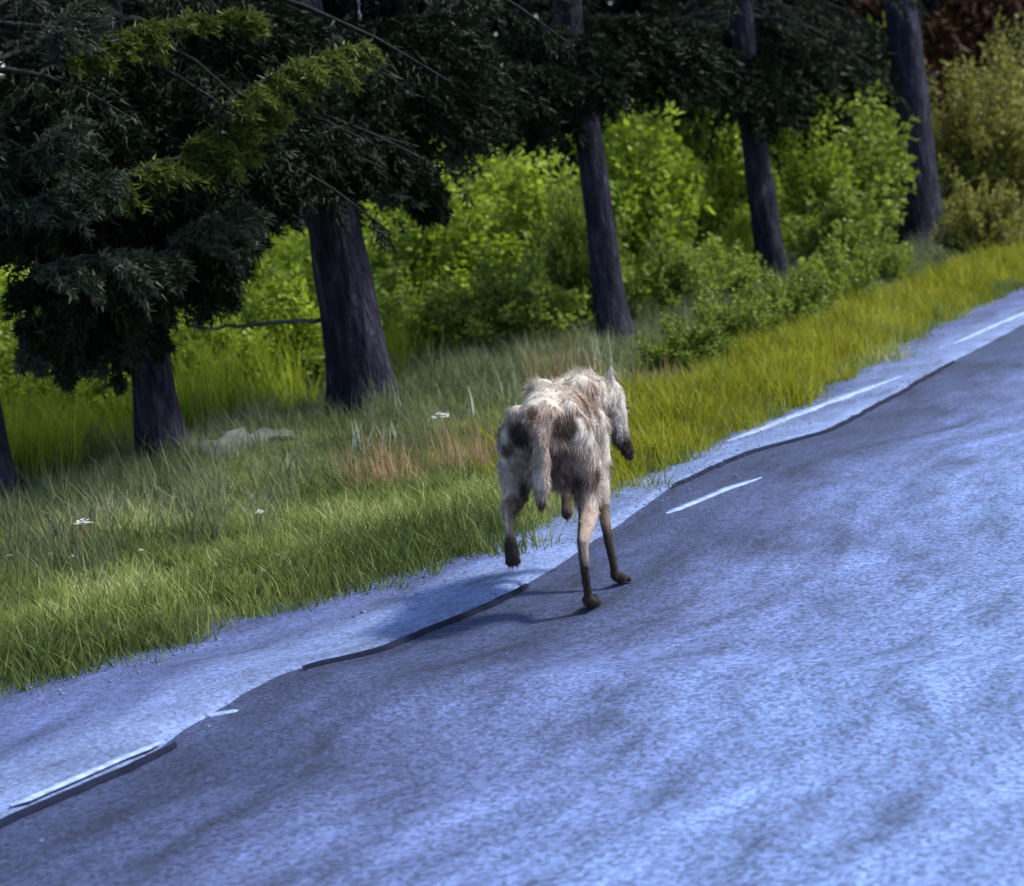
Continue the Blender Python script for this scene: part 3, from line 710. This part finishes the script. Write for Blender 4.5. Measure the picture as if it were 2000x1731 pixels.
x, y, t = sample(90000, lambda x, y, t: (t > .02)*(sW(x, y) > S_anim-.3)*np.clip(1.2-np.abs(t-.5)/.55, 0, 1)*1.4, xr=(0, 20), yr=(9, 50))
put('verge_grass', yel, x, y, .7, 1.2, label='bright yellow-green grass strip along the right verge', cat='grass', kind='stuff')
mead = tset('mead', M_gr_mead, [(40, .40, .16, .011, .45), (36, .52, .15, .011, .4), (34, .30, .18, .012, .5)])
x, y, t = sample(70000, lambda x, y, t: np.clip((t-3.7)/.6, 0, 1)*.6*np.clip(1.3-sW(x, y)/40, .2, 1), xr=(-14, 16), yr=(11, 40))
put('meadow_grass', mead, x, y, .6, 1.15, label='bright tall meadow grass lit by the sun behind the trunks', cat='grass', kind='stuff')

# dry and pale clumps, stalks
def clump(px, py, mat, n, h, sp_, wd, bend, label, group, seed):
    p = ground(px, py); p[2] = float(gz(p[0], p[1]))
    me = tuft(n, h, sp_, wd, bend, seed, .5); o = link('grass_clump', me, mat); o.location = p
    setp(o, label, 'grass clump', group)
for a in [(735, 985, M_gr_dry, 90, .30, .16, .006, .45, 'reddish dry grass clump below the thick trunk'),
          (790, 985, M_gr_dry, 60, .26, .14, .006, .45, 'second reddish dry clump, right of the pale blades'),
          (900, 960, M_gr_dry, 90, .34, .17, .006, .45, 'rusty dry grass clump left of the animal'),
          (950, 950, M_gr_dry, 50, .28, .12, .006, .4, 'thin dry clump touching the animal\'s left side'),
          (710, 915, M_gr_pale, 12, .24, .08, .012, .35, 'pale upright grass blades at the foot of the thick trunk'),
          (765, 905, M_gr_pale, 10, .22, .06, .012, .4, 'pale blades right of the first pale clump'),
          (928, 850, M_gr_pale, 6, .22, .04, .012, .3, 'few pale blades left of the animal, near the large white flower'),
          (130, 1105, M_gr_dry, 50, .20, .14, .006, .4, 'dry brown stalks at the lower left'),
          (175, 1110, M_gr_dry, 40, .18, .12, .006, .4, 'dry brown clump below the left white flower'),
          (265, 1060, M_gr_weed, 30, .22, .10, .008, .4, 'grey-green weed clump at lower left'),
          (1075, 810, M_gr_dry, 40, .42, .14, .007, .3, 'tall reddish stalks behind the animal\'s back'),
          (1140, 790, M_gr_dry, 44, .42, .16, .007, .3, 'tall reddish stalks behind the animal, below the slender trunk'),
          (1190, 760, M_gr_pale, 12, .34, .10, .008, .3, 'pale stalks at the foot of the slender trunk'),
          (1290, 770, M_gr_dry, 40, .22, .25, .008, .4, 'brownish dry clump right of the slender trunk')]:
    clump(*a, 'dry and pale grass clumps', int(a[0]))

# white flowers
def flower(px, py, size, stemh, label):
    p = ground(px, py)
    # head is seen at (px,py): step back down its stem
    d = F0*FPX+(px-1000)*RX-(py-865.5)*UX
    k = (stemh-CAM_H)/d[2]; hd = np.array((d[0]*k, d[1]*k, stemh)); base = np.array((hd[0], hd[1], float(gz(hd[0], hd[1]))))
    t = thing('wildflower', label, 'flower', base, 0, 'white wildflowers')
    hz = stemh-base[2]
    link('stem', mesh_np('stem', *tube([(0, 0, -.02), (.005, 0, hz*.5), (0, 0, hz)], [.004, .003, .002], 5, close=False)), M_gr_weed, t)
    V = []; Fc = []; r = np.random.default_rng(int(px))
    for q in range(26):
        a = r.uniform(0, 6.28); rr = size*.5*math.sqrt(r.uniform(0, 1)); c = np.array((rr*math.cos(a), rr*math.sin(a)*.8, hz+.25*size*(1-(2*rr/size)**2)+r.normal(0, size*.05)))
        for b in range(5):
            an = b*1.2566+q; dd = np.array((math.cos(an), math.sin(an), .3))*size*.13; sd_ = np.array((-math.sin(an), math.cos(an), 0))*size*.05
            i = len(V); V += [c, c+dd*.6-sd_, c+dd, c+dd*.6+sd_]; Fc.append((i, i+1, i+2, i+3))
    link('flower_head', mesh_np('flower_head', V, Fc), M_flower, t)
for a in [(861, 816, .085, .34, 'large white flower head left of the animal, before the thick trunk'),
          (163, 1024, .075, .26, 'white flower head at lower left, largest there'),
          (507, 1002, .040, .22, 'small pale flower in the middle of the grass'),
          (276, 1076, .022, .18, 'tiny white flower at lower left, right of the dry stalks'),
          (18, 1086, .025, .18, 'tiny white flower at the extreme left edge'),
          (141, 1088, .028, .15, 'tiny cream flower between the dry stalks'),
          (76, 1106, .020, .12, 'lowest tiny white flower at lower left'),
          (100, 1082, .022, .15, 'tiny cream flower beside the dry stalks'),
          (540, 1085, .018, .10, 'tiny white flower above the road edge')]:
    flower(*a)

# fallen log by the first trunk
A = ground(395, 945); B = ground(560, 890)
A[2] = float(gz(A[0], A[1]))+.05; B[2] = float(gz(B[0], B[1]))+.07
tt = np.linspace(0, 1, 18)[:, None]
lg = thing('fallen_log', 'grey-green mossy log lying in the grass right of the first full trunk', 'log', A)
V_, F_ = tube((B-A)*tt+np.c_[np.zeros(18), np.zeros(18), .035*np.sin(tt[:, 0]*5)], .085+.02*np.sin(np.arange(18)*1.1), 12, .10)
link('wood', mesh_np('wood', V_, F_, True), M_log, lg)
V_, F_ = tube([(B-A)*.7, (B-A)*.7+np.array((.12, -.08, .03)), (B-A)*.7+np.array((.26, -.14, .02))], [.03, .022, .012], 7, .1)
link('branch_stub', mesh_np('branch_stub', V_, F_, True), M_log, lg)

# gravel on the road edge
V, Fc = [], []
ico = bmesh.new(); bmesh.ops.create_icosphere(ico, subdivisions=1, radius=1); 
iv = np.array([v.co[:] for v in ico.verts]); iff = np.array([[v.index for v in f.verts] for f in ico.faces]); ico.free()
sts = []
for k in range(4):
    me = mesh_np('pebble', iv*np.array((1, rng.uniform(.6, .9), rng.uniform(.4, .6)))*(1+rng.normal(0, .12, (len(iv), 1))), iff); me.materials.append(M_stone)
    sts.append(bpy.data.objects.new('pebble_shape', me))
n = 6000; s = rng.uniform(4, 32, n); e = edge_n(s); off = np.abs(rng.normal(0, .22, n))-.05
P2 = s[:, None]*DIR+(e+off)[:, None]*NRM
n2 = 350; s2 = rng.uniform(2, 24, n2); P3 = s2[:, None]*DIR+(edge_n(s2)+rng.uniform(.5, 7, n2))[:, None]*NRM
P2 = np.concatenate([P2, P3]); n = len(P2)
zz = np.concatenate([np.full(6000, .000), np.full(n2, -.0125)])
sc_ = np.abs(rng.normal(.003, .003, n))+.0015
scatter('gravel', np.c_[P2, zz], np.c_[rng.normal(0, .3, (n, 2)), rng.uniform(0, 6.3, n)], np.repeat(sc_[:, None], 3, 1), rng.integers(0, 4, n), sts,
        label='loose gravel along the road edge', cat='gravel', kind='stuff')

# ------------------------------------------------------------------ the animal (local: x forward, y left, z up)
HEAD = R(90-8)
ap = ground(1104, 1195, -.0125)
animal = thing('wild_dog', 'shaggy patchy tan dog-like animal walking away along the road edge, head lowered', 'animal', ap, HEAD)
bm = bmesh.new()
def ball(c, r, s=(1, 1, 1)):
    bmesh.ops.create_icosphere(bm, subdivisions=2, radius=1.0, matrix=Matrix.Translation(Vector(c)) @ Matrix.Diagonal((r*s[0], r*s[1], r*s[2], 1)))
def cap(pts, s=(1, 1, 1)):
    for (a, ra), (b, rb) in zip(pts[:-1], pts[1:]):
        a, b = np.array(a), np.array(b); L_ = np.linalg.norm(b-a); n = max(3, int(L_/(min(ra, rb)*.35)))
        for k in range(n+1):
            u = k/n; ball(a+(b-a)*u, ra+(rb-ra)*u, s)
# torso: bony hips, hollow loin, deep chest
cap([((-.06, 0, .655), .10), ((.08, 0, .655), .118), ((.25, 0, .64), .115), ((.42, 0, .60), .14), ((.56, 0, .585), .150), ((.66, 0, .60), .12)], (1, .92, 1.08))
ball((-.02, .085, .695), .046); ball((-.02, -.085, .695), .046)           # hip bones
ball((.60, .07, .71), .06); ball((.60, -.07, .71), .06)                 # shoulder blades
cap([((.30, 0, .50), .09), ((.50, 0, .47), .12)], (1, .8, 1))
# neck and lowered head turned right
cap([((.64, -.01, .655), .105), ((.76, -.06, .675), .088), ((.86, -.115, .655), .075)])
H0 = np.array((.89, -.135, .655)); Hd = unit(np.array((.22, -.20, -.82)))
cap([(H0, .070), (H0+Hd*.07, .062), (H0+Hd*.12, .045)])
cap([(H0+Hd*.12, .042), (H0+Hd*.18, .032), (H0+Hd*.245, .026)])
cap([(H0+Hd*.05+np.array((-.03, .01, -.01)), .05), (H0+Hd*.2+np.array((-.018, .012, -.01)), .018)])   # jaw
for sg in (-1, 1):   # ears
    hs = unit(np.cross(Hd, np.array((0, 0, 1.0))))*sg
    e0 = H0-Hd*.03+hs*.04
    for k in range(9):
        u = k/8; ball(e0+(np.array((-.015, 0, .085))+hs*.02)*u, .030*(1-u)+.006, (1, .75, 1))
# right hind (planted)
cap([((.0, -.085, .62), .095), ((.07, -.105, .50), .085), ((.10, -.115, .42), .060), ((.03, -.115, .33), .042), ((-.09, -.098, .255), .025), ((-.075, -.092, .15), .018), ((-.055, -.092, .06), .018)], (1, .85, 1))
cap([((-.055, -.092, .045), .023), ((.015, -.094, .026), .027)], (1, 1.05, .8))
# left hind (lifted, foot trailing)
cap([((.0, .085, .62), .095), ((.06, .112, .52), .083), ((.08, .130, .45), .060), ((.0, .140, .40), .043), ((-.10, .143, .385), .024), ((-.12, .145, .33), .018), ((-.135, .145, .285), .019)], (1, .85, 1))
cap([((-.135, .145, .28), .023), ((-.128, .144, .235), .025)], (.75, 1.05, 1))
# right fore (planted)
cap([((.56, -.10, .58), .080), ((.55, -.115, .46), .058), ((.50, -.12, .38), .043), ((.45, -.125, .27), .026), ((.41, -.135, .17), .020), ((.39, -.147, .07), .018)], (1, .85, 1))
cap([((.39, -.149, .045), .021), ((.43, -.162, .026), .025)], (1, 1.05, .8))
# left fore (lifted and folded)
cap([((.58, .10, .58), .080), ((.60, .10, .47), .055), ((.62, .085, .41), .042), ((.70, .05, .36), .030), ((.73, .04, .34), .026), ((.68, .035, .28), .022), ((.65, .035, .25), .026)], (1, .85, 1))
# toes
for fx, fy, fz, yaw in [(.015, -.094, .018, 0), (.43, -.162, .018, -.3)]:
    for q, (tx, ty) in enumerate([(.030, -.022), (.040, -.008), (.040, .008), (.030, .022)]):
        ball((fx+tx*math.cos(yaw)-ty*math.sin(yaw), fy+tx*math.sin(yaw)+ty*math.cos(yaw), fz-.002), .013, (1.3, .8, .9))
for q, ty in enumerate((-.02, -.007, .007, .02)): ball((-.128, .144+ty, .215-.004*(abs(ty) < .01)), .012, (.9, .8, 1.3))
# tail
cap([((-.12, 0, .68), .030), ((-.155, 0, .61), .030), ((-.165, .006, .54), .032), ((-.165, .012, .48), .030), ((-.16, .018, .43), .022), ((-.155, .022, .395), .012)])
raw = bpy.data.meshes.new('body_raw'); bm.to_mesh(raw); bm.free()
tmp = bpy.data.objects.new('tmp', raw); COL.objects.link(tmp)
rm = tmp.modifiers.new('r', 'REMESH'); rm.mode = 'VOXEL'; rm.voxel_size = .007; rm.use_smooth_shade = True
sm = tmp.modifiers.new('s', 'SMOOTH'); sm.factor = .5; sm.iterations = 4
dg = bpy.context.evaluated_depsgraph_get(); dg.update()
body = bpy.data.meshes.new_from_object(tmp.evaluated_get(dg))
bpy.data.objects.remove(tmp, do_unlink=True); body.name = 'body'
nv = len(body.vertices); BV = np.empty(nv*3, np.float32); body.vertices.foreach_get('co', BV); BV = BV.reshape(-1, 3)

def coat(P):
    """patchy coat, tan rump, dark feet and tail tip; rim light put in as pale flanks and top, shade as dark hip hollows"""
    P = np.asarray(P, float); n = len(P)
    nA = np.array([mnoise.noise(Vector(p)*9) for p in P]); nA2 = np.array([mnoise.noise(Vector(p)*13+Vector((3, 7, 1))) for p in P]); nB = np.array([mnoise.noise(Vector(p)*26+Vector((5, 1, 2))) for p in P])
    pale = np.array((.54, .485, .43)); tan = np.array((.33, .25, .205)); brown = np.array((.11, .066, .048)); dark = np.array((.035, .024, .020))
    def mix(c, d, k): k = np.clip(k, 0, 1)[:, None]; return c*(1-k)+d*k
    c = np.tile(tan, (n, 1))
    c = mix(c, pale, (np.abs(P[:, 1])-.115)/.05*1.0*(P[:, 2] > .30)+nA*1.3)
    c = mix(c, brown, (nA2-.16)*3.2*(P[:, 2] > .30))
    c = mix(c, pale, (P[:, 2]-.70)/.05+nA*.5)  # pale top, like the flanks: rim light put into the coat colour
    c = mix(c, pale, ((P[:, 0] > .72)*(P[:, 2] > .40)*.9+nB*.2)*1.0)
    def spot(c, q, r, col, k=1.3): 
        d = np.linalg.norm((P-np.array(q))/np.array(r), axis=1); return mix(c, col, (1-d)*k*2+nB*.9*(d < 1.3))
    c = spot(c, (-.12, .078, .645), (.14, .048, .055), dark, 1.8)  # shade of the hip hollows painted into the coat
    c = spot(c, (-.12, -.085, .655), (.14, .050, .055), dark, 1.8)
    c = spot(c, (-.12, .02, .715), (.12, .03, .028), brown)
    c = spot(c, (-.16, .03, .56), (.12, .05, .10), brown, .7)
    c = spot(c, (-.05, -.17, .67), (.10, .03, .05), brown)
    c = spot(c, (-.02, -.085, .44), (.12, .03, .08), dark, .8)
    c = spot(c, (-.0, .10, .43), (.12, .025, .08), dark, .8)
    c = spot(c, (.10, -.03, .45), (.2, .12, .05), brown, .6)
    tail = (P[:, 0] < -.135)*(np.abs(P[:, 1]) < .055)*(P[:, 2] < .62)
    c = mix(c, np.array((.34, .27, .225)), tail*.7+nB*.4*tail)
    c = mix(c, pale, tail*((P[:, 2] < .53)*(P[:, 2] > .46))*.5)
    c = mix(c, dark, tail*(.43-P[:, 2])/.03)
    # legs
    rh = (P[:, 1] < -.04)*(P[:, 0] < .2)
    c = mix(c, np.array((.40, .30, .25)), rh*(P[:, 2] < .36)*.8)
    c = mix(c, dark*.7, rh*((.20-P[:, 2])/.04+nB*.5)*(P[:, 2] < .25))
    c = mix(c, dark, rh*(P[:, 2] < .36)*(P[:, 1] > -.094)*.8)
    lh = (P[:, 1] > .09)*(P[:, 0] < .2)
    c = mix(c, brown, lh*(P[:, 2] < .42)*(P[:, 1] < .145)*.6)
    c = mix(c, dark, lh*((.34-P[:, 2])/.04+nB*.4)*(P[:, 2] < .37))
    fr = (P[:, 0] > .3)*(P[:, 0] < .72)
    c = mix(c, brown, fr*(P[:, 2] < .3)*.8); c = mix(c, dark*.7, fr*(P[:, 2] < .24)*(.24-P[:, 2])/.05); c = mix(c, dark, fr*(P[:, 1] > 0)*(P[:, 2] < .32)*.9)
    # head: dark muzzle and cheek line
    u = (P-H0)@Hd
    hm = (P[:, 0] > .80)*(P[:, 2] < .66)
    c = mix(c, dark, hm*((u-.14)/.06+nB*.3))
    c = mix(c, dark, hm*(u > .03)*(P[:, 1] > -.165)*(P[:, 0] < .93)*.8)
    return np.clip(c*(1+nB[:, None]*.35), .01, .8)
a = body.color_attributes.new('col', 'FLOAT_COLOR', 'POINT'); c4 = np.ones((nv, 4), np.float32); c4[:, :3] = coat(BV)*.7; a.data.foreach_set('color', c4.ravel())
def col_mat(name, rough=.85, trans=0.0):
    mt, nt, N, L = mat_new(name)
    at_ = N.new('ShaderNodeVertexColor'); at_.layer_name = 'col'
    p = N.new('ShaderNodeBsdfPrincipled'); p.inputs['Roughness'].default_value = rough; p.inputs['Specular IOR Level'].default_value = .2
    out = N.new('ShaderNodeOutputMaterial'); L.new(at_.outputs[0], p.inputs['Base Color'])
    if trans:
        t = N.new('ShaderNodeBsdfTranslucent'); ms = N.new('ShaderNodeMixShader'); ms.inputs[0].default_value = trans
        L.new(at_.outputs[0], t.inputs['Color']); L.new(p.outputs[0], ms.inputs[1]); L.new(t.outputs[0], ms.inputs[2]); L.new(ms.outputs[0], out.inputs[0])
    else: L.new(p.outputs[0], out.inputs[0])
    return mt
M_hide = col_mat('hide'); M_fur = col_mat('fur', .7, .25)
M_nose = noise_mat('nose', [(0, (.012, .01, .01)), (1, (.03, .025, .025))], 20, rough=.4, bump=.1)
body.materials.clear(); bo = link('body', body, M_hide, animal)
for pl in body.polygons: pl.use_smooth = True
# fur
body.calc_loop_triangles(); nt3 = len(body.loop_triangles); T3 = np.empty(nt3*3, np.int32); body.loop_triangles.foreach_get('vertices', T3); T3 = T3.reshape(-1, 3)
a_, b_2, c_ = BV[T3[:, 0]], BV[T3[:, 1]], BV[T3[:, 2]]; nn = np.cross(b_2-a_, c_-a_); ar = np.linalg.norm(nn, axis=1); nn = nn/(ar[:, None]+1e-12)
NF = 42000; k = rng.choice(nt3, NF, p=ar/ar.sum()); r1 = np.sqrt(rng.uniform(0, 1, (NF, 1))); r2 = rng.uniform(0, 1, (NF, 1))
P = a_[k]*(1-r1)+b_2[k]*r1*(1-r2)+c_[k]*r1*r2; Nn = nn[k]
flow = np.tile(np.array((-.75, 0, -.65)), (NF, 1)); low = (P[:, 2] < .36); flow[low] = (-.15, 0, -1)
tl = (P[:, 0] < -.135)*(P[:, 2] < .62); flow[tl] = (-.2, 0, -1); hd_ = P[:, 0] > .84; flow[hd_] = -Hd*.0+np.array((-.3, .2, -.5))
clumpn = np.array([(mnoise.noise(Vector(p)*22), mnoise.noise(Vector(p)*22+Vector((9, 0, 0))), mnoise.noise(Vector(p)*22+Vector((0, 9, 0)))) for p in P])
Dd = unit(flow-Nn*np.sum(flow*Nn, 1)[:, None]+Nn*.38+clumpn*.9+rng.normal(0, .16, (NF, 3)))
ln = np.where(P[:, 2] < .36, .010, .024); ln = np.where(tl, .020, ln); ln = np.where(P[:, 0] > .84, .014, ln); ln = np.where((P[:, 0] > .55)*(P[:, 0] < .84)*(P[:, 2] > .6), .034, ln)
ln = ln*(.6+.9*rng.uniform(0, 1, NF))*(1+clumpn[:, 0]*.8)
Sd = unit(np.cross(Dd, Nn+rng.normal(0, .3, (NF, 3)))); wd = .0014
A0 = P-Sd*wd-Nn*.002; B0 = P+Sd*wd-Nn*.002; C0 = P+Dd*ln[:, None]-np.c_[np.zeros((NF, 2)), ln*.2]
V = np.stack([A0, B0, C0], 1).reshape(-1, 3); cc = coat(P)*rng.uniform(.72, 1.25, (NF, 1)); cc = np.repeat(cc, 3, 0)
fo = link('fur', mesh_np('fur', V, np.arange(NF*3).reshape(-1, 3), col=np.clip(cc, 0, .85)), M_fur, animal); fo['kind'] = 'stuff'
# nose and eyes
def blob(name, c, r, mat, s=(1, 1, 1)):
    b = bmesh.new(); bmesh.ops.create_icosphere(b, subdivisions=2, radius=r, matrix=Matrix.Translation(Vector(c)) @ Matrix.Diagonal((*s, 1)))
    me = bpy.data.meshes.new(name); b.to_mesh(me); b.free()
    for p in me.polygons: p.use_smooth = True
    return link(name, me, mat, animal)
blob('nose', H0+Hd*.268, .017, M_nose)
hs = unit(np.cross(Hd, np.array((0, 0, 1.0)))); fr = unit(np.cross(hs, Hd)); fr = fr if fr[0] > 0 else -fr
for sg in (-1, 1): blob('eye', H0+Hd*.075+hs*sg*.042+fr*.040, .010, M_nose)
print('tri count', sum(len(o.data.polygons) for o in bpy.data.objects if o.type == 'MESH'))
